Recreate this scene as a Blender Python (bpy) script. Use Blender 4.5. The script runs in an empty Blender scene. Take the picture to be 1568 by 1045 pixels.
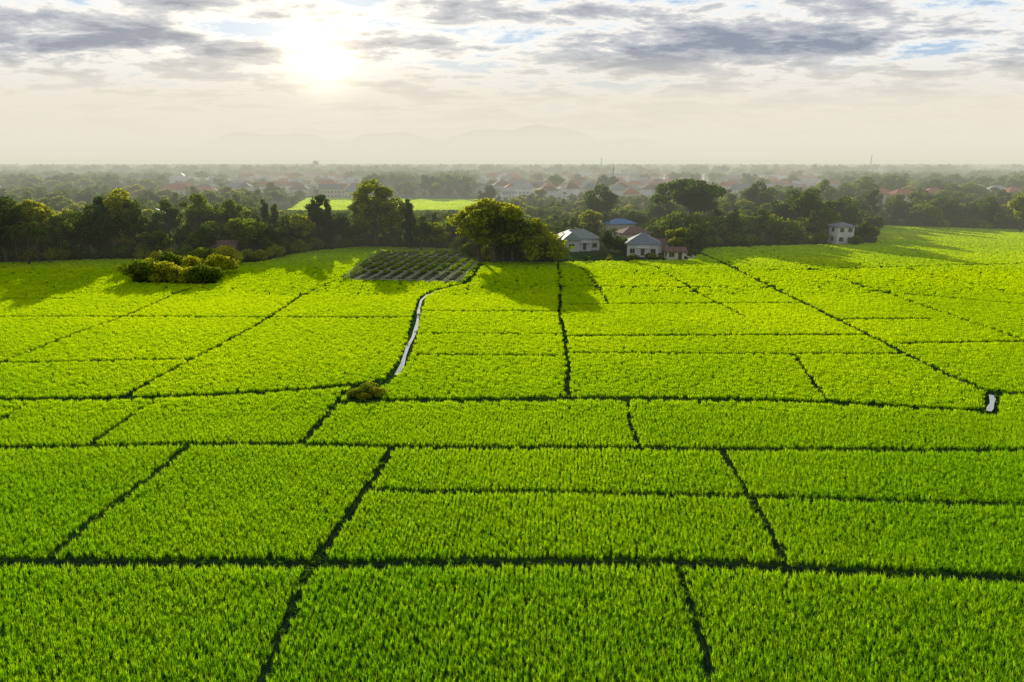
import bpy, math, numpy as np
from mathutils import Vector
rng=np.random.default_rng(7)
H=25.0; T=math.radians(14.6); F=1045.3
sT,cT=math.sin(T),math.cos(T)
SC=bpy.context.scene; COL=SC.collection
# ---------- survey helper: photo bearing -> position on the flat ground (z=0) ----------
def gp(x,y):
    dx=(x-784)/F; dy=(522.5-y)/F
    s=H/(sT-dy*cT)
    return (s*dx, s*(cT+dy*sT))
def hgt(Y,ytop):
    dy=(522.5-ytop)/F
    return H+Y*(-sT+dy*cT)/(cT+dy*sT)
def azel(x,y):
    dx=(x-784)/F; dy=(522.5-y)/F
    v=Vector((dx,cT+dy*sT,-sT+dy*cT)).normalized()
    return math.atan2(v.x,v.y),math.asin(v.z),v
# ---------- materials ----------
def mat(name):
    m=bpy.data.materials.new(name); m.use_nodes=True
    nt=m.node_tree; nt.nodes.clear(); return m,nt
def N(nt,t,**k):
    n=nt.nodes.new(t)
    for a,b in k.items():
        if a.startswith('i_'):
            key=a[2:]; key=int(key) if key.isdigit() else key.replace('_',' ')
            n.inputs[key].default_value=b
        else: setattr(n,a,b)
    return n
def ramp(nt,stops,interp='LINEAR'):
    r=nt.nodes.new('ShaderNodeValToRGB'); r.color_ramp.interpolation=interp
    e=r.color_ramp.elements
    while len(e)<len(stops): e.new(0.5)
    for i,(p,c) in enumerate(stops):
        e[i].position=p; e[i].color=(c[0],c[1],c[2],1)
    return r
def simple(name,c1,c2,scale=1.0,rough=0.8,bump=0.0,coord='Object',spec=.5):
    m,nt=mat(name); L=nt.links.new
    out=N(nt,'ShaderNodeOutputMaterial'); b=N(nt,'ShaderNodeBsdfPrincipled'); b.inputs['Roughness'].default_value=rough; b.inputs['Specular IOR Level'].default_value=spec
    tc=N(nt,'ShaderNodeTexCoord'); no=N(nt,'ShaderNodeTexNoise',i_Scale=scale,i_Detail=5.0)
    L(tc.outputs[coord],no.inputs['Vector'])
    r=ramp(nt,[(0.3,c1),(0.7,c2)]); L(no.outputs['Fac'],r.inputs[0]); L(r.outputs[0],b.inputs['Base Color'])
    if bump:
        bp=N(nt,'ShaderNodeBump',i_Strength=bump); L(no.outputs['Fac'],bp.inputs['Height']); L(bp.outputs[0],b.inputs['Normal'])
    L(b.outputs[0],out.inputs[0]); return m
def foliage(name,cd,cl,tr=0.4,nscale=0.35,wscale=0.02,tboost=(1.6,1.5,0.8),backlit_far=False):
    m,nt=mat(name); L=nt.links.new
    out=N(nt,'ShaderNodeOutputMaterial')
    tc=N(nt,'ShaderNodeTexCoord'); g=N(nt,'ShaderNodeNewGeometry'); oi=N(nt,'ShaderNodeObjectInfo')
    n1=N(nt,'ShaderNodeTexNoise',i_Scale=nscale,i_Detail=2.0); L(tc.outputs['Object'],n1.inputs['Vector'])
    n2=N(nt,'ShaderNodeTexNoise',i_Scale=wscale,i_Detail=5.0); L(g.outputs['Position'],n2.inputs['Vector'])
    a=N(nt,'ShaderNodeMath',operation='ADD'); L(n1.outputs['Fac'],a.inputs[0]); L(n2.outputs['Fac'],a.inputs[1])
    b=N(nt,'ShaderNodeMath',operation='MULTIPLY_ADD'); L(oi.outputs['Random'],b.inputs[0]); b.inputs[1].default_value=0.35; L(a.outputs[0],b.inputs[2])
    c=N(nt,'ShaderNodeMapRange'); c.inputs[1].default_value=0.75; c.inputs[2].default_value=1.6; L(b.outputs[0],c.inputs[0])
    fac=c.outputs[0]
    if backlit_far:   # far fields painted lighter yellow-green, standing in for their backlit brightness
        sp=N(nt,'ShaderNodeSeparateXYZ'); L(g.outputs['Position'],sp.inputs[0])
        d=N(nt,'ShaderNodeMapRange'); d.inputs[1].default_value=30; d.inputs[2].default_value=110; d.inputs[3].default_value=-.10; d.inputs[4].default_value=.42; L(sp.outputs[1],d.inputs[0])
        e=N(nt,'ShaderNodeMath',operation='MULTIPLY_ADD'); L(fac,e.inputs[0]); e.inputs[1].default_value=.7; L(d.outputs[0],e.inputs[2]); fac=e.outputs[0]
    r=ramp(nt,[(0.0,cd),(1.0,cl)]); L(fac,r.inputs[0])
    mu=N(nt,'ShaderNodeVectorMath',operation='MULTIPLY'); L(r.outputs[0],mu.inputs[0]); mu.inputs[1].default_value=tboost
    d=N(nt,'ShaderNodeBsdfDiffuse'); t=N(nt,'ShaderNodeBsdfTranslucent'); mx=N(nt,'ShaderNodeMixShader'); mx.inputs[0].default_value=tr
    L(r.outputs[0],d.inputs[0]); L(mu.outputs[0],t.inputs[0]); L(d.outputs[0],mx.inputs[1]); L(t.outputs[0],mx.inputs[2]); L(mx.outputs[0],out.inputs[0])
    return m
M_rice=foliage('rice_leaf',(0.16,0.44,0.012),(0.60,0.80,0.010),0.66,0.5,0.03,(1.5,1.28,0.6),backlit_far=True)
M_dark=foliage('leaf_dark',(0.03,0.07,0.014),(0.12,0.19,0.025),0.45)
M_mid=foliage('leaf_mid',(0.06,0.115,0.015),(0.20,0.27,0.025),0.5)
M_yel=foliage('leaf_yellow',(0.14,0.19,0.015),(0.42,0.44,0.035),0.55)
M_palm=foliage('palm_frond',(0.06,0.12,0.018),(0.2,0.25,0.035),0.45)
M_weed=foliage('weed_leaf',(0.03,0.10,0.012),(0.14,0.28,0.02),0.4)
M_bark=simple('bark',(0.05,0.035,0.025),(0.14,0.11,0.08),3,0.9,0.4)
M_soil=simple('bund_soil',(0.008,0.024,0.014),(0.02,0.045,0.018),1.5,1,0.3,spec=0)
M_bed=simple('garden_soil',(0.16,0.19,0.10),(0.30,0.30,0.19),0.6,0.95,0.3,spec=0)
M_hedge=simple('garden_bed_soil',(0.04,0.06,0.025),(0.09,0.10,0.045),0.6,0.95,0.3,spec=0)
M_white=simple('painted_wall',(0.72,0.74,0.76),(0.84,0.84,0.84),0.7,0.7)
M_cream=simple('cream_wall',(0.6,0.55,0.46),(0.75,0.70,0.6),0.7,0.7)
M_roofg=simple('grey_roof_tile',(0.15,0.18,0.22),(0.25,0.28,0.32),1.5,0.6,0.2,spec=.2)
M_roofp=simple('pale_roof_tile',(0.19,0.25,0.22),(0.30,0.35,0.32),1.5,0.6,0.2,spec=.2)
M_roofr=simple('terracotta_roof',(0.32,0.11,0.07),(0.48,0.20,0.13),1.2,0.8,0.2,spec=.2)
M_roofb=simple('brown_roof',(0.14,0.085,0.065),(0.25,0.16,0.13),1.2,0.8,0.2,spec=.2)
M_rooft=simple('weathered_sheet_roof',(0.32,0.33,0.35),(0.5,0.5,0.5),1.2,0.6,0.2,spec=.3)
M_roofblue=simple('blue_metal_roof',(0.05,0.17,0.40),(0.09,0.25,0.5),1.2,0.4,spec=.2)
M_glass=simple('window_glass',(0.02,0.03,0.04),(0.05,0.07,0.08),1,0.1)
M_frame=simple('window_frame',(0.45,0.45,0.43),(0.6,0.6,0.58),1,0.5)
M_door=simple('door_wood',(0.10,0.05,0.03),(0.16,0.09,0.05),2,0.5)
M_metal=simple('galvanised_steel',(0.08,0.08,0.08),(0.15,0.15,0.15),1,0.5)
M_conc=simple('concrete',(0.28,0.26,0.23),(0.42,0.4,0.35),0.6,0.85,0.2,spec=.1)
# ---------- mesh builder ----------
class MB:
    def __init__(s): s.v=[];s.f=[];s.m=[];s.n=0
    def add(s,v,f,m=0):
        v=np.asarray(v,float).reshape(-1,3); s.v.append(v)
        s.f.extend([tuple(int(i)+s.n for i in q) for q in f]); s.m.extend([m]*len(f)); s.n+=len(v)
    def mesh(s,name,mats):
        me=bpy.data.meshes.new(name); me.from_pydata(np.concatenate(s.v).tolist(),[],s.f)
        for m in mats: me.materials.append(m)
        me.polygons.foreach_set('material_index',s.m); me.update(); return me
def obj(name,me,loc=(0,0,0),rz=0,sc=1,parent=None):
    o=bpy.data.objects.new(name,me); COL.objects.link(o); o.location=loc; o.rotation_euler=(0,0,rz)
    o.scale=(sc,)*3 if not hasattr(sc,'__len__') else sc
    if parent: o.parent=parent
    return o
def tube(mb,pts,rad,sides=6,m=0):
    pts=[Vector(p) for p in pts]; V=[];Fc=[]
    for i,p in enumerate(pts):
        d=(pts[min(i+1,len(pts)-1)]-pts[max(i-1,0)]).normalized()
        a=d.cross(Vector((0.13,0.97,0.21))).normalized(); b=d.cross(a)
        for k in range(sides):
            t=2*math.pi*k/sides; V.append(tuple(p+rad[i]*(math.cos(t)*a+math.sin(t)*b)))
    for i in range(len(pts)-1):
        for k in range(sides):
            k2=(k+1)%sides; Fc.append((i*sides+k,i*sides+k2,(i+1)*sides+k2,(i+1)*sides+k))
    mb.add(V,Fc,m)
def box(mb,c,s,m=0,rz=0):
    x,y,z=[q/2 for q in s]; V=np.array([(a,b,d) for d in(-z,z) for a,b in((-x,-y),(x,-y),(x,y),(-x,y))])
    cr,sr=math.cos(rz),math.sin(rz); V=np.c_[V[:,0]*cr-V[:,1]*sr,V[:,0]*sr+V[:,1]*cr,V[:,2]]+np.array(c)
    mb.add(V,[(3,2,1,0),(4,5,6,7),(0,1,5,4),(1,2,6,5),(2,3,7,6),(3,0,4,7)],m)
def leaves(mb,r,blobs,n,size,m=1,low=0.55):
    B=np.array(blobs); w=(B[:,3]*B[:,4]); w/=w.sum()
    i=r.choice(len(B),n,p=w); b=B[i]
    d=r.normal(size=(n,3)); d/=np.linalg.norm(d,axis=1)[:,None]
    rr=low+(1.08-low)*r.random(n)**0.6; rr*=1+0.12*r.normal(size=n)
    p=b[:,:3]+d*rr[:,None]*np.c_[b[:,3],b[:,3],b[:,4]]
    nn=d*0.7+r.normal(size=(n,3))*0.6; nn/=np.linalg.norm(nn,axis=1)[:,None]
    a=np.cross(nn,r.normal(size=(n,3))); a/=np.linalg.norm(a,axis=1)[:,None]; c=np.cross(nn,a)
    s=size*(0.5+r.random(n))[:,None]
    V=np.stack([p-a*s*0.6,p-c*s*0.32+a*s*0.1,p+a*s*0.6,p+c*s*0.4-a*s*0.05],1).reshape(-1,3)
    idx=np.arange(n)*4
    mb.add(V,list(zip(idx,idx+1,idx+2,idx+3)),m)
def tree(name,seed,Ht,R,kind,leafm,n=4200,size=0.55):
    r=np.random.default_rng(seed); mb=MB()
    bl=[]
    if kind=='round': nb,cz,hz,br=24,0.56,0.42,0.30
    elif kind=='tall': nb,cz,hz,br=24,0.54,0.48,0.36
    elif kind=='umbrella': nb,cz,hz,br=28,0.66,0.28,0.24
    elif kind=='bush': nb,cz,hz,br=12,0.45,0.42,0.40
    else: nb,cz,hz,br=22,0.52,0.46,0.5
    for k in range(nb):
        d=r.normal(size=3); d/=np.linalg.norm(d); q=r.random()**0.45
        if kind=='slim':
            z=0.12+0.85*k/nb; rad=R*(1-abs(z-0.35)*1.1); bl.append((d[0]*rad*0.4,d[1]*rad*0.4,z*Ht,max(rad*0.6,0.5),Ht*0.07)); continue
        b=R*br*(0.6+0.7*r.random())
        bl.append((d[0]*q*R*0.8,d[1]*q*R*0.8,Ht*cz+d[2]*q*Ht*hz*0.75,b,b*(0.75 if kind!='umbrella' else 0.55)))
    top=max(b[2]+b[4] for b in bl)
    bl=[(b[0],b[1],b[2]*Ht/top,b[3],b[4]) for b in bl]
    x,y=r.normal(size=2)*0.04*Ht; tz=Ht*(0.45 if kind not in('bush','slim') else 0.3)
    tr=Ht*0.026
    tube(mb,[(0,0,-0.3),(x*0.3,y*0.3,tz*0.5),(x,y,tz),(x*1.2,y*1.2,tz*1.5)],[tr*1.4,tr,tr*0.8,tr*0.35],7,0)
    for k in range(min(10,nb)):
        b=bl[k]; tube(mb,[(x*0.9,y*0.9,tz*(0.7+0.3*r.random())),(b[0]*0.5+x*0.5,b[1]*0.5+y*0.5,(tz+b[2])*0.5),(b[0],b[1],b[2])],[tr*0.55,tr*0.35,tr*0.12],5,0)
    leaves(mb,r,bl,n,size)
    return mb.mesh(name,[M_bark,leafm])
def palm(name,seed,Ht,L=3.2):
    r=np.random.default_rng(seed); mb=MB(); bx,by=r.normal(size=2)*0.5
    tube(mb,[(0,0,-0.3),(bx*0.3,by*0.3,Ht*0.35),(bx*0.7,by*0.7,Ht*0.7),(bx,by,Ht*0.86)],[0.26,0.18,0.15,0.13],7,0)
    c=np.array([bx,by,Ht*0.86])
    for k in range(20):
        a=k*2.4+r.random()*0.4; up=1.15-1.5*k/20; ln=L*(0.8+0.4*r.random())
        P=[];
        for s in np.linspace(0,1,9):
            P.append(c+np.array([math.cos(a)*ln*s*math.cos(up*0.7),math.sin(a)*ln*s*math.cos(up*0.7),ln*(s*math.sin(up)-0.75*s*s)]))
        side=np.array([-math.sin(a),math.cos(a),0])
        for i in range(1,9):
            for sg in(-1,1):
                w=0.75*math.sin(math.pi*min(0.95,0.15+i/9.0)); p=P[i]; q=P[i-1]
                tip=p+side*sg*w+np.array([0,0,-0.35*w-0.1*r.random()])+(p-q)*0.6
                mb.add([q,p,tip],[(0,1,2)],1)
        tube(mb,P[::2],[0.04,0.035,0.03,0.02,0.01],3,1)
    return mb.mesh(name,[M_bark,M_palm])
PR={ 'roundA':(tree('tree_round_a',1,12,5.2,'round',M_dark),12,'broadleaf_tree'),
 'roundB':(tree('tree_round_b',2,12,4.6,'round',M_mid),12,'broadleaf_tree'),
 'roundC':(tree('tree_round_c',3,11,5.6,'round',M_mid),11,'broadleaf_tree'),
 'tallA':(tree('tree_tall_a',4,16,4.0,'tall',M_dark),16,'tall_tree'),
 'tallB':(tree('tree_tall_b',5,16,4.4,'tall',M_yel,5200),16,'tall_tree'),
 'umb':(tree('tree_umbrella',6,14,9.5,'umbrella',M_dark,9000,0.6),14,'rain_tree'),
 'yelA':(tree('tree_yellow',8,10,4.2,'round',M_yel,5000),10,'broadleaf_tree'),
 'slim':(tree('tree_slim',9,11,2.1,'slim',M_dark,2600,0.5),11,'conical_tree'),
 'bush':(tree('bush_mesh',10,3.6,2.6,'bush',M_mid,2200,0.4),3.6,'bush'),
 'bushY':(tree('bush_yellow_mesh',11,3.4,2.8,'bush',M_yel,2200,0.4),3.4,'bush'),
 'palmA':(palm('palm_a',12,11),11,'palm_tree'),
 'palmB':(palm('palm_b',13,9,2.8),9,'palm_tree')}
FAR=[(tree('far_tree_a',21,11,5.5,'round',M_dark,900,1.1),11),(tree('far_tree_b',22,11,5.0,'round',M_mid,900,1.1),11),(tree('far_tree_c',23,14,6.5,'umbrella',M_dark,1100,1.2),14)]
first={}
def plant(kind,x,y,h,rz=None,wide=1.0):
    me,h0,nm=PR[kind]; s=h/h0
    o=obj(nm,me,(x,y,0),rng.random()*6.28 if rz is None else rz,(s*wide,s*wide,s))
    first.setdefault(kind,o); return o
# ---------- instancing ----------
def scatter(name,x,y,rot,s,sz,proto,parent=None,z=None):
    n=len(x)
    if n==0: return
    me=bpy.data.meshes.new(name); me.vertices.add(n)
    zz=np.zeros(n) if z is None else z
    me.vertices.foreach_set('co',np.c_[x,y,zz].astype(np.float32).ravel())
    for k,a in(('rot',rot),('scl',s),('sclz',sz)):
        at=me.attributes.new(k,'FLOAT','POINT'); at.data.foreach_set('value',np.asarray(a,np.float32))
    me.update(); o=obj(name,me,parent=parent)
    ng=bpy.data.node_groups.new(name+'_gn','GeometryNodeTree')
    ng.interface.new_socket('Geometry',in_out='INPUT',socket_type='NodeSocketGeometry')
    ng.interface.new_socket('Geometry',in_out='OUTPUT',socket_type='NodeSocketGeometry')
    gi=ng.nodes.new('NodeGroupInput'); go=ng.nodes.new('NodeGroupOutput'); io=ng.nodes.new('GeometryNodeInstanceOnPoints')
    oi=ng.nodes.new('GeometryNodeObjectInfo'); oi.inputs['Object'].default_value=proto; oi.inputs['As Instance'].default_value=True; oi.transform_space='ORIGINAL'
    def na(k):
        q=ng.nodes.new('GeometryNodeInputNamedAttribute'); q.data_type='FLOAT'; q.inputs['Name'].default_value=k; return q.outputs['Attribute']
    cr=ng.nodes.new('ShaderNodeCombineXYZ'); cs=ng.nodes.new('ShaderNodeCombineXYZ'); L=ng.links.new
    L(na('rot'),cr.inputs[2]); a=na('scl'); L(a,cs.inputs[0]); L(a,cs.inputs[1]); L(na('sclz'),cs.inputs[2])
    L(gi.outputs[0],io.inputs['Points']); L(oi.outputs['Geometry'],io.inputs['Instance']); L(cr.outputs[0],io.inputs['Rotation']); L(cs.outputs[0],io.inputs['Scale']); L(io.outputs[0],go.inputs[0])
    mo=o.modifiers.new('instances','NODES'); mo.node_group=ng; return o
def inpoly(x,y,P):
    r=np.zeros(len(x),bool); n=len(P)
    for i in range(n):
        x1,y1=P[i]; x2,y2=P[(i+1)%n]
        c=((y1>y)!=(y2>y)); xx=(x2-x1)*(y-y1)/((y2-y1) if y2!=y1 else 1e-9)+x1
        r^=c&(x<xx)
    return r
def distline(x,y,P):
    d=np.full(len(x),1e9)
    for (a,b),(c,e) in zip(P[:-1],P[1:]):
        vx,vy=c-a,e-b; t=np.clip(((x-a)*vx+(y-b)*vy)/(vx*vx+vy*vy+1e-9),0,1)
        d=np.minimum(d,np.hypot(x-a-t*vx,y-b-t*vy))
    return d
# ---------- layout ----------
LN=[ (0.56,[(-160,868),(0,862),(60,868),(300,862),(480,866),(700,866),(1000,865),(1200,872),(1400,882),(1568,888),(1750,895)]),
(0.48,[(-160,688),(0,690),(135,685),(290,682),(460,683),(600,688),(850,690),(970,690),(1105,690),(1400,692),(1568,693),(1800,696)]),
(0.72,[(-200,610),(0,615),(190,613),(350,606),(530,594),(590,585)]),
(0.72,[(520,619),(585,617),(870,613),(1000,613),(1260,618),(1400,626),(1505,632)]),
(0.75,[(1500,634),(1514,634),(1519,620),(1518,604)]),
(0.65,[(1500,598),(1518,606),(1800,603)]),
(0.36,[(565,752),(800,757),(1000,760),(1145,765),(1400,770),(1568,775),(1750,780)]),
(0.35,[(65,868),(150,795),(230,735),(290,685)]),(0.35,[(480,868),(510,830),(560,755),(600,690)]),
(0.30,[(395,1070),(430,980),(465,895),(475,870)]),(0.30,[(135,685),(200,640),(240,617)]),(0.30,[(-80,690),(0,647),(40,622)]),
(0.38,[(460,683),(500,640),(530,600)]),(0.25,[(960,617),(965,650),(980,690)]),(0.30,[(1105,692),(1140,750),(1170,800),(1205,870)]),
(0.22,[(1040,875),(1060,940),(1080,1000),(1090,1070)]),(0.38,[(872,613),(868,560),(860,490),(855,418),(854,403)]),
(0.72,[(585,592),(605,575),(622,545),(632,510),(640,480),(648,455),(665,444),(715,437),(735,405)]),
(0.40,[(190,610),(300,550),(400,495),(460,455),(530,424),(570,395)]),(0.36,[(-120,610),(0,560),(100,520),(200,482),(300,440)]),
(0.55,[(1065,385),(1130,415),(1200,450),(1290,495),(1380,540),(1440,570),(1518,605)]),
(0.42,[(1140,378),(1250,415),(1400,465),(1500,500),(1568,522),(1700,565)]),(0.30,[(1215,544),(1240,580),(1265,615)]),
(0.4,[(1300,395),(1400,415),(1568,455),(1750,495)]),(0.32,[(890,410),(915,440),(932,468)]),(0.35,[(1005,410),(1060,445),(1140,487)]),
(0.45,[(640,545),(866,547)]),(0.45,[(868,543),(1050,543),(1215,544),(1380,544)]),(0.55,[(645,478),(857,479)]),(0.62,[(868,517),(1100,515),(1325,515)]),
(0.55,[(870,468),(1100,466),(1225,466)]),(0.45,[(-150,560),(0,558),(150,556),(290,553)]),(0.55,[(-150,487),(200,487),(400,488),(630,488)]),
(0.7,[(1290,491),(1420,490)]),(0.5,[(-100,460),(110,459)]),(0.6,[(1380,528),(1568,525),(1750,525)]),(0.5,[(860,440),(1060,441),(1190,441)]),
(0.6,[(1180,415),(1300,412),(1568,405),(1700,402)]),(0.6,[(1330,447),(1568,468)]),(0.4,[(640,513),(860,514)]),(0.4,[(0,420),(200,418)])]
def smooth(P):
    P=[gp(*p) for p in P]
    out=[]
    for (a,b),(c,d) in zip(P[:-1],P[1:]):
        k=max(1,int(math.hypot(c-a,d-b)/4))
        out+= [(a+(c-a)*i/k,b+(d-b)*i/k) for i in range(k)]
    out.append(P[-1]); r=np.random.default_rng(len(out))
    o=np.array(out)
    if len(o)>4: o[1:-1]+=r.normal(size=(len(o)-2,2))*0.2; o[1:-1]=(o[:-2]+2*o[1:-1]+o[2:])/4
    return o
LW=[(w,smooth(P)) for w,P in LN]
FR=[(-3000,405),(-600,404),(0,403),(200,397),(345,405),(400,402),(470,386),(560,378),(700,382),(740,402),(850,402),(1060,398),(1080,380),(1340,373),(1348,346),(1568,353),(2400,362)]
FRw=np.array(sorted(gp(*p) for p in FR))
def front(x): return np.interp(x,FRw[:,0],FRw[:,1])
garden=[gp(*p) for p in((526,430),(705,434),(735,400),(722,387),(585,387))]
clear=[gp(*p) for p in((425,333),(745,332),(735,306),(470,304))]
bushpatch=[gp(*p) for p in((200,434),(330,437),(352,410),(345,395),(205,395))]
weedpatch=[gp(*p) for p in((528,618),(583,618),(592,600),(575,589),(545,592),(530,602))]
# ---------- rice ----------
def ricemesh(name,seed,n,spread,h,w,lean):
    r=np.random.default_rng(seed); mb=MB(); V=[];Fc=[]
    for k in range(n):
        a=r.random()*6.283; q=spread*math.sqrt(r.random()); b=r.random()*6.283
        p=np.array([math.cos(b)*q,math.sin(b)*q,-0.02]); d=np.array([math.cos(a),math.sin(a),0]); s=np.array([-d[1],d[0],0])
        hh=h*(0.75+0.4*r.random()); ln=lean*(0.4+r.random()); ww=w*(0.7+0.6*r.random())
        m=p+d*ln*0.35+np.array([0,0,hh*0.6]); t=p+d*ln+np.array([0,0,hh*(0.9+0.1*r.random())])
        i=len(V); V+=[p-s*ww*.5,p+s*ww*.5,m+s*ww*.5,m-s*ww*.5,t]; Fc+=[(i,i+1,i+2,i+3),(i+3,i+2,i+4)]
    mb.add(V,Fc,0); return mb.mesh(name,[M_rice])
rice=bpy.data.objects.new('rice_field',None); COL.objects.link(rice)
def waves(x,y):
    return (np.sin(x*.31+1.3*np.sin(y*.17))+np.sin(y*.43+x*.12+2*np.sin(x*.09))+np.sin(x*.9-y*.7)+np.sin(x*2.1+y*1.7+np.sin(y)))/4
def zone(name,y0,y1,sx,sy,me2,jx,jy,poly=None,hvar=.15):
    X0=y1*0.98+8; xs=np.arange(-X0,X0,sx); ys=np.arange(y0,y1,sy)
    x,y=np.meshgrid(xs,ys); x=x.ravel(); y=y.ravel(); n=len(x)
    k=np.abs(x)<y*0.96+7; x=x[k];y=y[k]; n=len(x)
    x=x+rng.normal(size=n)*sx*jx; y=y+rng.normal(size=n)*sy*jy
    x=x+0.35*np.sin(y*0.11)+0.05*y
    if poly is not None: k=inpoly(x,y,poly)
    else: k=(y<front(x)-1.0)&~inpoly(x,y,garden)&~inpoly(x,y,bushpatch)&~inpoly(x,y,weedpatch)
    x=x[k];y=y[k]
    if poly is None:
        k=np.ones(len(x),bool)
        for w,P in LW:
            ww=w*np.interp(y,[40,200],[1,1.25])+0.10*np.sin(x*3.1)*np.sin(y*2.3)+.06*rng.normal(size=len(x)); k&=distline(x,y,P)>ww
        x=x[k];y=y[k]
    k=rng.random(len(x))>.02; x=x[k]; y=y[k]
    n=len(x); hv=1+hvar*waves(x,y)+hvar*.8*rng.normal(size=n)
    pick=rng.integers(0,len(me2),n)
    for i,me in enumerate(me2):
        q=pick==i
        pr=obj('rice_clump_'+name+str(i),me,(x[q][0],y[q][0],0),parent=rice)
        scatter('rice_plants_'+name+str(i),x[q],y[q],rng.random(q.sum())*6.28,(0.9+0.25*rng.random(q.sum())),hv[q],pr,rice)
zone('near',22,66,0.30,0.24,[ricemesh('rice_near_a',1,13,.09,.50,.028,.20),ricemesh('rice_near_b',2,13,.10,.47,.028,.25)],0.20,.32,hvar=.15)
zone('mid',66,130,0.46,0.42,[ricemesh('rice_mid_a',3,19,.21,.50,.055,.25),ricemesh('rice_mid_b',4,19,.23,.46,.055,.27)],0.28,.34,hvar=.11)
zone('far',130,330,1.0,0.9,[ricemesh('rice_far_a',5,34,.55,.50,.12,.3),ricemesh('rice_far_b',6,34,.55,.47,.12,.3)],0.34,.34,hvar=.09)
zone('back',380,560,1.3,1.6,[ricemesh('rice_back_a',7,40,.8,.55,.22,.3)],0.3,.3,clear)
# bunds
mb=MB()
def strip(mb,P,w,z,m=0,ridge=None,wob=0):
    P=np.array(P); d=np.gradient(P,axis=0); d/=np.linalg.norm(d,axis=1)[:,None]+1e-9; n=np.c_[-d[:,1],d[:,0]]; k=len(P)
    if ridge is None:
        w1=(w*(1+wob*rng.uniform(-1,.6,k)))[:,None]; w2=(w*(1+wob*rng.uniform(-1,.6,k)))[:,None]
        V=np.concatenate([np.c_[P-n*w1,np.full(k,z)],np.c_[P+n*w2,np.full(k,z)]]); mb.add(V,[(i,i+1,k+i+1,k+i) for i in range(k-1)],m)
    else:
        off=[-1,-.5,.5,1]; zz=[0.004,ridge,ridge,0.004]
        V=np.concatenate([np.c_[P+n*w*o,np.full(k,h)+(rng.random(k)*.05 if h>.01 else 0)] for o,h in zip(off,zz)])
        mb.add(V,[(j*k+i,j*k+i+1,(j+1)*k+i+1,(j+1)*k+i) for j in range(3) for i in range(k-1)],m)
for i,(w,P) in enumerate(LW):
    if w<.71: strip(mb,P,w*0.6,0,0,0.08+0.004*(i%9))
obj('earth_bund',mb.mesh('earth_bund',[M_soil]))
# weeds on bunds
wp=MB(); r=np.random.default_rng(5); leaves(wp,r,[(0,0,.1,.22,.16)],26,.12,0,.1); wm=wp.mesh('weed_tuft',[M_weed])
wx=[];wy=[]
for w,P in LW:
    for (a,b),(c,d) in zip(P[:-1],P[1:]):
        if b<150:
            for _ in range(9 if w<0.33 else 6):
                if rng.random()<.35+.5*math.sin(a*.7+b)**2:
                    t=rng.random(); s=rng.choice([-1,1])*w*rng.uniform(.35,1.1) if w>.7 else rng.normal()*w*.45
                    wx.append(a+(c-a)*t+s*(1 if abs(d-b)>abs(c-a) else .2));wy.append(b+(d-b)*t+s*(1 if abs(d-b)<=abs(c-a) else .2))
for j in range(120):
    X,Y=gp(558+rng.normal()*13,603+rng.normal()*5); wx.append(X);wy.append(Y)
wx=np.array(wx);wy=np.array(wy); we=bpy.data.objects.new('bund_weeds',None); COL.objects.link(we)
wo=obj('weed',wm,(wx[0],wy[0],0),parent=we); scatter('weeds',wx,wy,rng.random(len(wx))*6,.7+1.0*rng.random(len(wx)),.5+1.0*rng.random(len(wx)),wo,we)
# water
m,nt=mat('water'); out=N(nt,'ShaderNodeOutputMaterial'); b=N(nt,'ShaderNodeBsdfPrincipled'); b.inputs['Base Color'].default_value=(.42,.46,.46,1); b.inputs['Roughness'].default_value=.05; b.inputs['Specular IOR Level'].default_value=.7; b.inputs['Metallic'].default_value=.6
no=N(nt,'ShaderNodeTexNoise',i_Scale=2.0,i_Detail=3.0); g=N(nt,'ShaderNodeNewGeometry'); nt.links.new(g.outputs['Position'],no.inputs['Vector'])
bp=N(nt,'ShaderNodeBump',i_Strength=.10); nt.links.new(no.outputs['Fac'],bp.inputs['Height']); nt.links.new(bp.outputs[0],b.inputs['Normal']); nt.links.new(b.outputs[0],out.inputs[0]); M_water=m
mb=MB(); strip(mb,smooth([(608,576),(616,562),(628,530),(636,497),(641,478),(650,454),(668,445),(713,438)]),0.31,0.14,wob=.75)
obj('irrigation_canal',mb.mesh('irrigation_canal',[M_water]))
mb=MB(); strip(mb,smooth([(1514,632),(1516,627),(1519,620),(1519,613),(1518,607)]),.3,0.16,wob=.4); obj('ditch_water',mb.mesh('ditch_water',[M_water]))
# ---------- ground ----------
m,nt=mat('ground'); L=nt.links.new; out=N(nt,'ShaderNodeOutputMaterial'); b=N(nt,'ShaderNodeBsdfDiffuse')
g=N(nt,'ShaderNodeNewGeometry'); n1=N(nt,'ShaderNodeTexNoise',i_Scale=.02,i_Detail=8.0); n2=N(nt,'ShaderNodeTexNoise',i_Scale=1.5,i_Detail=4.0)
L(g.outputs['Position'],n1.inputs[0]); L(g.outputs['Position'],n2.inputs[0])
r1=ramp(nt,[(.35,(.02,.055,.014)),(.55,(.04,.085,.02)),(.7,(.08,.09,.04))]); L(n1.outputs['Fac'],r1.inputs[0])
r2=ramp(nt,[(.3,(.5,.5,.5)),(.7,(1.2,1.2,1.2))]); L(n2.outputs['Fac'],r2.inputs[0])
mu=N(nt,'ShaderNodeMixRGB',blend_type='MULTIPLY'); mu.inputs[0].default_value=1; L(r1.outputs[0],mu.inputs[1]); L(r2.outputs[0],mu.inputs[2]); L(mu.outputs[0],b.inputs[0]); L(b.outputs[0],out.inputs[0])
mb=MB(); mb.add([(-12000,-500,0),(12000,-500,0),(12000,14000,0),(-12000,14000,0)],[(0,1,2,3)]); obj('ground',mb.mesh('ground',[m]))
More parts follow.
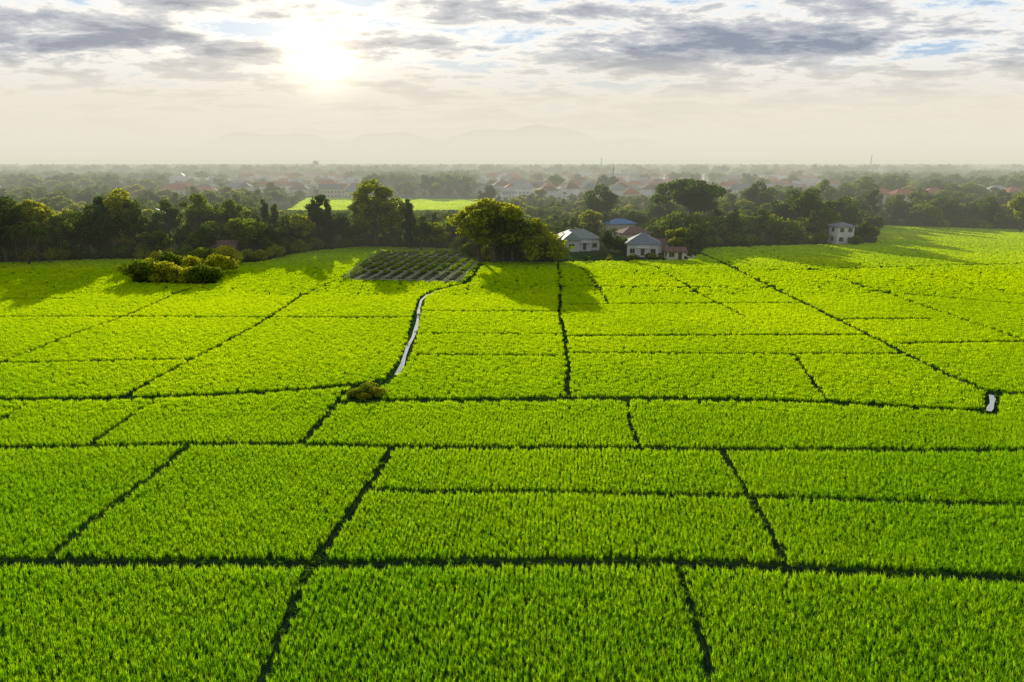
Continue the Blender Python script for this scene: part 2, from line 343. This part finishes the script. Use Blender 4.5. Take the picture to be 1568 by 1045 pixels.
# ---------- houses ----------
def house(name,x,y,rz,w,d,h,rh,roofm,wallm,kind='hip',ov=.7,detail=True,storeys=1):
    e=bpy.data.objects.new(name,None); COL.objects.link(e); e.location=(x,y,0); e.rotation_euler=(0,0,rz)
    q=MB(); box(q,(0,0,h/2),(w,d,h)); obj('walls',q.mesh('walls',[wallm]),parent=e)
    q=MB(); W,D=w/2+ov,d/2+ov; t=.18; z0=h+.003
    rl=max(W-D,0.0) if kind=='hip' else W
    V=[(-W,-D,z0),(W,-D,z0),(W,D,z0),(-W,D,z0),(-W,-D,z0+t),(W,-D,z0+t),(W,D,z0+t),(-W,D,z0+t),(-rl,0,z0+t+rh),(rl,0,z0+t+rh)]
    q.add(V,[(3,2,1,0),(0,1,5,4),(1,2,6,5),(2,3,7,6),(3,0,4,7),(4,5,9,8),(6,7,8,9),(5,6,9),(7,4,8)])
    if detail: tube(q,[(-rl,0,z0+t+rh),(rl,0,z0+t+rh)] if rl>.1 else [(-.2,0,z0+t+rh),(.2,0,z0+t+rh)],[.12,.12],6)
    obj('roof',q.mesh('roof',[roofm]),parent=e)
    q=MB(); q2=MB()
    for s in range(storeys):
        zc=1.5+s*2.9
        k=max(2,int(w/2.6))
        for i in range(k):
            xx=-w/2+w*(i+.5)/k
            if s==0 and i==k//2: continue
            box(q,(xx,-d/2-.01,zc),(1.3,.06,1.2)); box(q2,(xx,-d/2-.03,zc+.65),(1.5,.1,.1)); box(q2,(xx,-d/2-.03,zc-.65),(1.5,.1,.1)); box(q2,(xx,-d/2-.055,zc),(.07,.04,1.2))
        for sg in(-1,1):
            box(q,(sg*(w/2+.01),0,zc),(.06,1.3,1.2)); box(q2,(sg*(w/2+.03),0,zc-.65),(.1,1.5,.1))
    obj('windows',q.mesh('windows',[M_glass]),parent=e); obj('window_frames',q2.mesh('frames',[M_frame]),parent=e)
    q=MB(); k=max(2,int(w/2.6)); xx=-w/2+w*(k//2+.5)/k; box(q,(xx,-d/2-.02,1.05),(1,.08,2.1)); obj('door',q.mesh('door',[M_door]),parent=e)
    if detail:
        q=MB(); 
        for sx in(-1,1): box(q,(xx+sx*1.3,-d/2-1.6,1.25),(.2,.2,2.5))
        box(q,(xx,-d/2-.95,2.58),(3.4,1.85,.14)); box(q,(xx,-d/2-.95,.12),(3.2,1.8,.22)); obj('porch',q.mesh('porch',[M_white]),parent=e)
    return e
HS=[]
def put(px,py,rz,w,d,h,rh,roofm,wallm,**k):
    X,Y=gp(px,py); HS.append((X,Y+d/2,max(w,d))); return house('house',X,Y+d/2,rz,w,d,h,rh,roofm,wallm,**k)
e=put(885,384,.12,12,8,3.4,2.4,M_roofp,M_white)
q=MB(); W,D=3.1,4.0; q.add([(-W,-D,3.42),(W,-D,3.42),(W,3,3.42),(-W,3,3.42),(0,-D+1.2,5.6),(0,3,5.6)],[(0,1,4),(1,2,5,4),(3,0,4,5),(3,2,1,0),(2,3,5)]); obj('wing_roof',q.mesh('wing_roof',[M_roofp]),(-3,-3.6,0),parent=e)
q=MB(); box(q,(-3,-5,1.7),(5,3.5,3.38)); obj('wing_walls',q.mesh('wing_walls',[M_white]),parent=e)
q=MB(); box(q,(-3,-6.77,1.6),(1.6,.06,1.3)); obj('wing_window',q.mesh('wing_window',[M_glass]),parent=e)
put(987,393,-.15,8.5,8,3.3,2.7,M_roofg,M_white)
put(1034,399,.05,4.5,3.2,2.2,1.0,M_roofb,M_cream,kind='gable',detail=False)
put(1010,388,-.1,5,4,2.6,1.2,M_roofb,M_cream,kind='gable',detail=False)
put(950,364,.3,9,6,4.6,1.5,M_roofblue,M_cream,detail=False)
put(972,376,.2,9,6,3.6,1.8,M_roofb,M_cream,detail=False)
put(1292,374,.1,5.5,5.5,5.4,1.2,M_roofg,M_white,storeys=2,detail=False)
put(1190,358,.4,9,8,6,2,M_roofb,M_cream,detail=False)
put(340,396,.2,6,5,3,1.5,M_roofb,M_cream,kind='gable',detail=False)
put(228,352,.5,9,7,6,2,M_roofp,M_white,detail=False)
for a in((1385,322,.1,14,M_roofr,M_white),(1432,318,-.1,12,M_roofr,M_white),(1350,318,.2,12,M_roofr,M_cream),(1500,308,.2,12,M_roofp,M_white),(1530,312,-.3,13,M_rooft,M_white),(1290,318,.3,12,M_roofr,M_cream),(1470,310,.4,11,M_rooft,M_white),(1555,316,.1,12,M_roofr,M_white)):
    put(a[0],a[1],a[2],a[3],9,8,3,a[4],a[5],detail=False,storeys=2)
rh=np.random.default_rng(33)
for i in range(260):
    for _ in range(30):
        if i<160: px=rh.uniform(735,1270); py=rh.uniform(275,308)
        elif i<205: px=rh.uniform(270,560); py=rh.uniform(279,306)
        else: px=rh.uniform(-200,1800); py=rh.uniform(270,298)
        X,Y=gp(px,py)
        if all(math.hypot(X-a,Y-b)>15 for a,b,c in HS) and not inpoly(np.array([X]),np.array([Y]),clear)[0]: break
    w=rh.uniform(9,16); HS.append((X,Y,w))
    house('house',X,Y,rh.uniform(-.8,.8),w,rh.uniform(7,9),rh.uniform(5,8)+(2.5 if py<285 else 0),rh.uniform(2.4,3.8),[M_roofr,M_roofr,M_roofb,M_rooft,M_roofp,M_roofr,M_roofb,M_roofg][i%8],[M_white,M_cream,M_cream][i%3],detail=False,kind=['hip','gable'][i%2],storeys=1+i%2)
HSa=np.array([(a,b,c) for a,b,c in HS])
# driveway
mb=MB(); strip(mb,np.array([gp(*p) for p in((1030,402),(1045,399),(1065,397),(1052,390),(1035,384),(1020,378))]),1.6,0.02); obj('concrete_driveway',mb.mesh('driveway',[M_conc]))
# ---------- garden ----------
ge=bpy.data.objects.new('vegetable_garden',None); COL.objects.link(ge)
G=np.array(garden); mb=MB(); mb.add(np.c_[G,np.full(len(G),.01)],[tuple(range(len(G)))]); obj('garden_ground',mb.mesh('garden_ground',[M_bed]),parent=ge)
mb=MB(); gx=[];gy=[]; st=MB()
x0,x1=G[:,0].min(),G[:,0].max(); y0,y1=G[:,1].min(),G[:,1].max()
for i,xx in enumerate(np.arange(x0-14,x1+10,2.9)):
    for yy in np.arange(y0,y1,0.6):
        X=xx+(yy-y0)*0.12
        if (yy-y0+xx*.1)%13<2.6: continue
        if inpoly(np.array([X]),np.array([yy]),garden)[0]:
            box(mb,(X,yy,.1),(1.2,.62,.2+.002*(i%3)),0)
            kk=(i*7+int((yy-y0)/13)*3)%7
            if kk>1:
                for s in(-.4,-.1,.2,.45):
                    if rng.random()<(.4 if kk<4 else .8): gx.append(X+s+rng.normal()*.12);gy.append(yy+rng.normal()*.15)
            if rng.random()<.06: tube(st,[(X,yy,0),(X,yy,1.4)],[.05,.04],4)
for (a,b),(c,d) in zip(garden,garden[1:]+garden[:1]):
    L0=math.hypot(c-a,d-b)
    for t in np.arange(0,1,2.6/L0): tube(st,[(a+(c-a)*t,b+(d-b)*t,0),(a+(c-a)*t,b+(d-b)*t,1.3)],[.07,.06],4)
    for zc in (.6,1.15): tube(st,[(a,b,zc),(c,d,zc)],[.03,.03],3)
    for t in np.arange(0,1,.7/L0):
        if rng.random()<.7: gx.append(a+(c-a)*t+rng.normal()*.4);gy.append(b+(d-b)*t-.6+rng.normal()*.4)
obj('raised_beds',mb.mesh('beds',[M_hedge]),parent=ge); obj('garden_fence',st.mesh('stakes',[M_conc]),parent=ge)
M_veg=foliage('vegetable_leaf',(0.08,0.18,0.02),(0.30,0.44,0.04),0.5)
vp=MB(); leaves(vp,np.random.default_rng(6),[(0,0,.14,.26,.2)],26,.15,0,.1)
vo=obj('vegetable_plant',vp.mesh('vegetable_plant',[M_veg]),(gx[0],gy[0],.1),parent=ge); n=len(gx)
scatter('vegetables',np.array(gx),np.array(gy),rng.random(n)*6,1.1+.8*rng.random(n),.8+1.0*rng.random(n),vo,ge,np.full(n,.15))
# ---------- named trees ----------
TL=[(12,402,300,'roundA'),(62,397,306,'yelA'),(95,399,330,'roundB'),(150,397,312,'roundA'),(188,394,288,'tallB'),(168,394,300,'tallA'),(218,392,306,'roundA'),
(30,404,340,'palmA'),(44,405,335,'palmB'),(60,404,345,'palmA'),(76,404,348,'palmB'),(120,395,318,'palmA'),(265,385,305,'tallA'),(300,383,296,'roundB'),(335,380,308,'roundC'),(368,383,305,'roundB'),
(410,378,305,'slim'),(425,380,312,'slim'),(440,384,330,'roundA'),(490,381,298,'tallA'),(505,378,305,'slim'),(530,378,325,'roundA'),(577,380,274,'tallB'),(560,377,300,'tallB'),(608,380,302,'tallB'),(628,382,305,'slim'),(590,376,292,'tallA'),
(645,384,330,'roundB'),(668,383,342,'yelA'),(690,378,345,'yelA'),(735,402,312,'yelA'),(757,404,305,'yelA'),(785,403,318,'roundB'),(770,402,322,'roundC'),(812,402,335,'yelA'),(835,402,352,'bushY'),
(430,388,345,'roundC'),(385,392,340,'roundB'),(330,390,345,'roundC'),(285,393,350,'roundA'),(240,397,352,'roundC'),(255,398,358,'roundB'),
(862,370,335,'roundB'),(905,368,322,'yelA'),(845,385,345,'palmB'),(915,352,282,'roundA'),(925,362,325,'roundB'),(1010,366,335,'roundC'),(1028,368,330,'palmA'),(1047,374,335,'palmB'),(1050,362,274,'umb'),(1010,352,300,'roundA'),(940,378,348,'palmB'),(955,388,362,'bush'),(1060,385,350,'palmA'),
(1080,378,340,'roundB'),(1095,370,320,'tallA'),(1125,375,330,'palmA'),(1150,372,335,'roundC'),(1160,345,278,'roundA'),(1205,360,290,'roundA'),(1240,365,288,'roundA'),(1265,370,318,'roundB'),(1222,372,330,'palmA'),(1250,373,338,'palmB'),(1320,373,338,'roundB'),(1335,371,348,'yelA'),
(1180,374,338,'palmB'),(1290,360,300,'roundA'),(1308,376,360,'bush'),(1330,345,290,'tallA'),(1365,340,298,'roundB'),(1400,343,305,'palmA'),(1440,344,300,'roundA'),(1480,347,308,'palmB'),(1510,349,300,'roundA'),(1545,352,312,'palmA'),(1562,356,300,'yelA'),(1420,346,325,'yelA'),(1385,343,322,'roundC'),(1530,352,325,'roundB')]
for px,yb,yt,k in TL:
    X,Y=gp(px,yb); plant(k,X,Y,max(hgt(Y,yt),3),wide=1.25 if k in('tallB','yelA') and 540<px<820 else 1.0)
for px,yb in((215,430),(232,432),(250,432),(270,433),(290,434),(310,434),(328,432),(225,420),(262,420),(300,420),(335,420),(245,408),(315,408),(345,408)):
    X,Y=gp(px,yb); plant('bush' if rng.random()<.5 else 'bushY',X,Y,rng.uniform(3.4,5.2))
for px,yb,hh in((545,608,1.0),(560,605,1.35),(574,607,1.1),(556,612,.8),(568,598,1.0)):
    X,Y=gp(px,yb); plant('bushY' if px!=560 else 'bush',X,Y,hh,wide=1.25)
for i in range(190):
    px=rng.uniform(-120,1580); 
    X=gp(px,395 if px<1340 else 350)[0]; Y=front(X)+rng.uniform(1,5); hh=rng.uniform(1.4,4.2)
    if (X>13 and X<56) or 1265<px<1320: 
        if rng.random()<.4: continue
        hh=rng.uniform(.8,1.6)
    if np.min(np.hypot(HSa[:,0]-X,HSa[:,1]-Y)-HSa[:,2]*.6)<0: continue
    plant(['bush','bushY','bush'][i%3],X,Y,hh)
# ---------- tree belt ----------
belt=bpy.data.objects.new('tree_belt',None); COL.objects.link(belt)
def fill(name,y0,y1,sp,hmin,hmax,protos,keep=1.0,ext=1.0,xr0=-9):
    X1=y1*ext+60; n=int((2*X1)*(y1-y0)/(sp*sp)*keep)
    x=rng.uniform(-X1,X1,n); y=rng.uniform(y0,y1,n)
    k=(np.abs(x)<y*ext+60)&(y>front(x)+3)&~inpoly(x,y,clear)&~inpoly(x,y,garden)&(x/y>xr0)
    x=x[k];y=y[k]
    k=np.ones(len(x),bool)
    for i,(a,b,c) in enumerate(HS):
        k&=~((np.abs(x-a*y/b)<c*.75)&(y>b-(34 if i<7 else c*(1.5 if b<300 else 3.0)))&(y<b+c*.6))
    k&=~((np.sin(x*.021+y*.008)+np.sin(y*.017-x*.006)+rng.normal(size=len(x))*.5>1.35)&(y>300))
    x=x[k];y=y[k]; n=len(x)
    h=hmin+(hmax-hmin)*rng.random(n)**1.6
    xr=x/y; low=(xr>-.36)&(xr<-.03)&(y<400)&(y>185); h=np.where(low,np.minimum(h,H*(1-y/395)*0.9),h)
    low2=(xr>-.03)&(xr<.22)&(y<420); h=np.where(low2,np.minimum(h,5+3*rng.random(n)),h)
    low3=(((xr>-.05)&(xr<.45))|((xr>-.5)&(xr<-.22)))&(y>=420)&(y<1050); h=np.where(low3&(rng.random(n)<.9),np.minimum(h,3.8+3*rng.random(n)),h)
    h=np.maximum(h,2.0)
    pk=rng.integers(0,len(protos),n)
    for i,(po,h0) in enumerate(protos):
        q=pk==i; s=h[q]/h0
        scatter(name+str(i),x[q],y[q],rng.random(q.sum())*6.28,s*(.9+.4*rng.random(q.sum())),s,po,belt)
near=[(first[k],PR[k][1]) for k in('roundA','roundB','roundC','roundA','yelA','tallA','bush','slim')]
fill('belt_near',170,300,5.6,4.5,11,near)
near2=[(first[k],PR[k][1]) for k in('roundA','roundB','roundC','yelA','palmA','tallA')]
fill('belt_mid',300,520,9,5,13,near2)
fill('belt_right',330,620,20,11,18,near2[:3],xr0=.36)
fp=[]
for i,(me,h0) in enumerate(FAR):
    X,Y=(-520+i*500,620+i*30); fp.append((obj('far_tree_'+str(i),me,(X,Y,0),parent=belt),h0))
fill('belt_far',520,1100,13,5,17,fp,ext=.95)
fill('belt_hazy',1100,3600,27,9,24,fp,ext=.9)
# ---------- towers ----------
def mast(px,py,ytop,w=2.2):
    X,Y=gp(px,py); h=hgt(Y,ytop); q=MB(); k=8
    for sx in(-1,1):
        for sy in(-1,1): tube(q,[(sx*w,sy*w,0),(sx*w*.15,sy*w*.15,h)],[.28,.2],4)
    for i in range(k):
        a=1-.85*i/k; b=1-.85*(i+1)/k; za,zb=h*i/k,h*(i+1)/k
        for s in(-1,1):
            tube(q,[(-w*a,s*w*a,za),(w*b,s*w*b,zb)],[.12,.12],3); tube(q,[(w*a,s*w*a,za),(-w*b,s*w*b,zb)],[.12,.12],3)
            tube(q,[(s*w*a,-w*a,za),(s*w*b,w*b,zb)],[.12,.12],3)
    tube(q,[(0,0,h),(0,0,h+4)],[.15,.08],4)
    for a in range(3): box(q,(math.cos(a*2.1)*.9,math.sin(a*2.1)*.9,h-1.5),(.5,.4,2.2))
    obj('radio_mast',q.mesh('radio_mast',[M_metal]),(X,Y,0))
mast(920,272,243); mast(1331,270,238,2.6); mast(938,290,256,1.4)
X,Y=gp(485,272); h=hgt(Y,246); q=MB()
for sx in(-1,1):
    for sy in(-1,1): tube(q,[(sx*3,sy*3,0),(sx*2.6,sy*2.6,h-7)],[.5,.45],6)
tube(q,[(0,0,h-8),(0,0,h-7),(0,0,h-1.5),(0,0,h)],[1.5,5,5,.5],16); obj('water_tower',q.mesh('water_tower',[M_conc]),(X,Y,0))
# ---------- mountains ----------
M_mt=simple('mountain_forest',(.05,.07,.06),(.09,.11,.09),.002,.95,spec=0)
mb=MB(); nx=200; ny=10; V=[]
for j in range(ny):
    for i in range(nx):
        x=-11000+22000*i/(nx-1); u=x/1000
        hgt_=330+170*math.sin(u*.55+2.2)+90*math.sin(u*1.3+.6)+45*math.sin(u*3.1+1)+18*math.sin(u*7.7)+8*math.sin(u*19)
        f=math.sin(math.pi*j/(ny-1)); V.append((x,9800+j*180,max(hgt_,60)*f*(1+.1*math.sin(u*5+j))-2))
mb.add(V,[(j*nx+i,j*nx+i+1,(j+1)*nx+i+1,(j+1)*nx+i) for j in range(ny-1) for i in range(nx-1)]); obj('mountain_range',mb.mesh('mountains',[M_mt]))
# ---------- haze ----------
def haze(name,c,s,dens,col):
    m,nt=mat(name); out=N(nt,'ShaderNodeOutputMaterial'); a=N(nt,'ShaderNodeVolumeAbsorption'); a.inputs['Color'].default_value=(0,0,0,1); a.inputs['Density'].default_value=dens
    e=N(nt,'ShaderNodeEmission'); e.inputs[0].default_value=(*col,1); e.inputs[1].default_value=dens; ad=N(nt,'ShaderNodeAddShader')  # haze glows by emission, standing in for scattered sunlight
    nt.links.new(a.outputs[0],ad.inputs[0]); nt.links.new(e.outputs[0],ad.inputs[1]); nt.links.new(ad.outputs[0],out.inputs['Volume'])
    q=MB(); box(q,c,s); obj(name,q.mesh(name,[m]))
haze('ground_haze',(0,2080,18),(9000,3840,42),.00078,(.74,.73,.58))
for i,(hh,dn) in enumerate(((300,.0002),(560,.0002),(860,.00042))):
    haze('valley_haze',(0,7450+i*40,hh/2-2-i),(20000+i*60,4000,hh),dn,(.85,.79,.67))
# ---------- sun & sky ----------
AZ=azel(497,110)[0]; EL=math.radians(14)
S=Vector((math.sin(AZ)*math.cos(EL),math.cos(AZ)*math.cos(EL),math.sin(EL)))
sl=bpy.data.lights.new('sun','SUN'); sl.energy=5; sl.angle=math.radians(.6); sl.color=(1,.92,.72)
so=bpy.data.objects.new('sun',sl); COL.objects.link(so); so.rotation_euler=S.to_track_quat('Z','Y').to_euler(); so.location=(0,0,80)
w=bpy.data.worlds.new('World'); SC.world=w; w.use_nodes=True; nt=w.node_tree; nt.nodes.clear(); L=nt.links.new
def Mt(op,a,b=None,c=None,clamp=False):
    n=nt.nodes.new('ShaderNodeMath'); n.operation=op; n.use_clamp=clamp
    for i,v in enumerate((a,b,c)):
        if v is None: continue
        if isinstance(v,(int,float)): n.inputs[i].default_value=v
        else: L(v,n.inputs[i])
    return n.outputs[0]
out=N(nt,'ShaderNodeOutputWorld'); tc=N(nt,'ShaderNodeTexCoord'); sp=N(nt,'ShaderNodeSeparateXYZ'); L(tc.outputs['Generated'],sp.inputs[0]); x,y,z=sp.outputs
sky=N(nt,'ShaderNodeTexSky',sky_type='NISHITA'); sky.sun_disc=False; sky.sun_elevation=EL; sky.sun_rotation=AZ; sky.dust_density=1.0
bg1=N(nt,'ShaderNodeBackground'); L(sky.outputs[0],bg1.inputs[0]); bg1.inputs[1].default_value=.06
zp=Mt('ADD',Mt('MAXIMUM',z,0.0),.14)
cb=N(nt,'ShaderNodeCombineXYZ'); L(Mt('DIVIDE',x,zp),cb.inputs[0]); L(Mt('MULTIPLY',Mt('DIVIDE',y,zp),1.25),cb.inputs[1]); cb.inputs[2].default_value=5.2
n1=N(nt,'ShaderNodeTexNoise',i_Scale=2.5,i_Detail=11.0,i_Roughness=.64,i_Distortion=.2); L(cb.outputs[0],n1.inputs['Vector'])
az=Mt('ARCTAN2',x,y); el=Mt('ARCSINE',z)
def blob(px,py,wx,wy,A):
    a,e,_=azel(px,py); sa=wx/F; se=wy/F
    u=Mt('POWER',Mt('ABSOLUTE',Mt('DIVIDE',Mt('SUBTRACT',az,a),sa)),2.0); v=Mt('POWER',Mt('ABSOLUTE',Mt('DIVIDE',Mt('SUBTRACT',el,e),se)),2.0)
    return Mt('MULTIPLY',Mt('EXPONENT',Mt('MULTIPLY',Mt('ADD',u,v),-1.0)),A)
D=Mt('MULTIPLY_ADD',n1.outputs['Fac'],1.45,-.225)
for bb in((1110,80,210,28,.24),(1230,66,90,18,.10),(960,82,90,20,.08),(1080,52,60,16,.08),(210,80,230,28,.18),(60,30,220,24,.14),(640,150,110,20,.12),(1400,130,120,20,.13),(760,20,150,16,.08),(800,66,130,20,-.09),(1470,60,100,22,-.07),(497,110,90,40,-.08),(340,45,70,16,-.10),(1130,155,200,16,.12),(600,60,70,30,.07),(900,190,220,14,.12),(300,165,200,10,.06),(1350,20,200,14,.08),(880,130,150,14,-.06)):
    D=Mt('ADD',D,blob(*bb))
# unseen overhead sky darkened, added to cut ambient light and deepen shadows
D=Mt('ADD',D,Mt('MULTIPLY',Mt('DIVIDE',Mt('SUBTRACT',el,.24),.25,clamp=True),.22))
cr=ramp(nt,[(.34,(.46,.63,.83)),(.43,(.88,.92,.95)),(.52,(.96,.93,.88)),(.60,(.60,.62,.65)),(.80,(.28,.32,.40))]); L(D,cr.inputs[0])
G0=azel(497,110)[2]
dp=N(nt,'ShaderNodeVectorMath',operation='DOT_PRODUCT'); L(tc.outputs['Generated'],dp.inputs[0]); dp.inputs[1].default_value=G0
ang=Mt('ARCCOSINE',Mt('MINIMUM',dp.outputs['Value'],.999999))
hc=N(nt,'ShaderNodeMixRGB'); L(Mt('MINIMUM',Mt('DIVIDE',ang,.75),1.0),hc.inputs[0]); hc.inputs[1].default_value=(.88,.75,.52,1); hc.inputs[2].default_value=(.60,.60,.61,1)
hf=Mt('MULTIPLY',Mt('EXPONENT',Mt('DIVIDE',Mt('MAXIMUM',el,0.0),-.046)),.97)
mh=N(nt,'ShaderNodeMixRGB'); L(hf,mh.inputs[0]); L(cr.outputs[0],mh.inputs[1]); L(hc.outputs[0],mh.inputs[2])
dk=N(nt,'ShaderNodeMixRGB',blend_type='MULTIPLY'); dk.inputs[0].default_value=1; L(mh.outputs[0],dk.inputs[1])
bw=Mt('SUBTRACT',1.0,Mt('MULTIPLY',Mt('DIVIDE',Mt('SUBTRACT',ang,1.0),.9,clamp=True),.4)); L(bw,dk.inputs[2])  # unseen sky behind the viewer dimmed too, for less ambient light
bg2=N(nt,'ShaderNodeBackground'); L(dk.outputs[0],bg2.inputs[0]); bg2.inputs[1].default_value=1.0
cv=N(nt,'ShaderNodeMapRange'); cv.inputs[1].default_value=.36; cv.inputs[2].default_value=.48; L(D,cv.inputs[0])
mx=N(nt,'ShaderNodeMixShader'); L(Mt('MAXIMUM',Mt('MULTIPLY_ADD',cv.outputs[0],.1,.9),hf),mx.inputs[0]); L(bg1.outputs[0],mx.inputs[1]); L(bg2.outputs[0],mx.inputs[2])
gl=Mt('ADD',Mt('MULTIPLY',Mt('EXPONENT',Mt('MULTIPLY',Mt('POWER',Mt('DIVIDE',ang,.036),2.0),-1.0)),1.2),Mt('MULTIPLY',Mt('EXPONENT',Mt('DIVIDE',ang,-.13)),.42))
bg3=N(nt,'ShaderNodeBackground'); bg3.inputs[0].default_value=(1,.78,.42,1); L(gl,bg3.inputs[1])
ad=N(nt,'ShaderNodeAddShader'); L(mx.outputs[0],ad.inputs[0]); L(bg3.outputs[0],ad.inputs[1]); L(ad.outputs[0],out.inputs[0])
# ---------- camera ----------
cd=bpy.data.cameras.new('camera'); cd.lens=24; cd.sensor_width=36; cd.clip_end=30000; cd.clip_start=.5
co=bpy.data.objects.new('camera',cd); COL.objects.link(co); co.location=(0,0,H); co.rotation_euler=(math.pi/2-T,0,0); SC.camera=co
SC.view_settings.view_transform='Standard'; SC.view_settings.look='None'; SC.view_settings.exposure=0
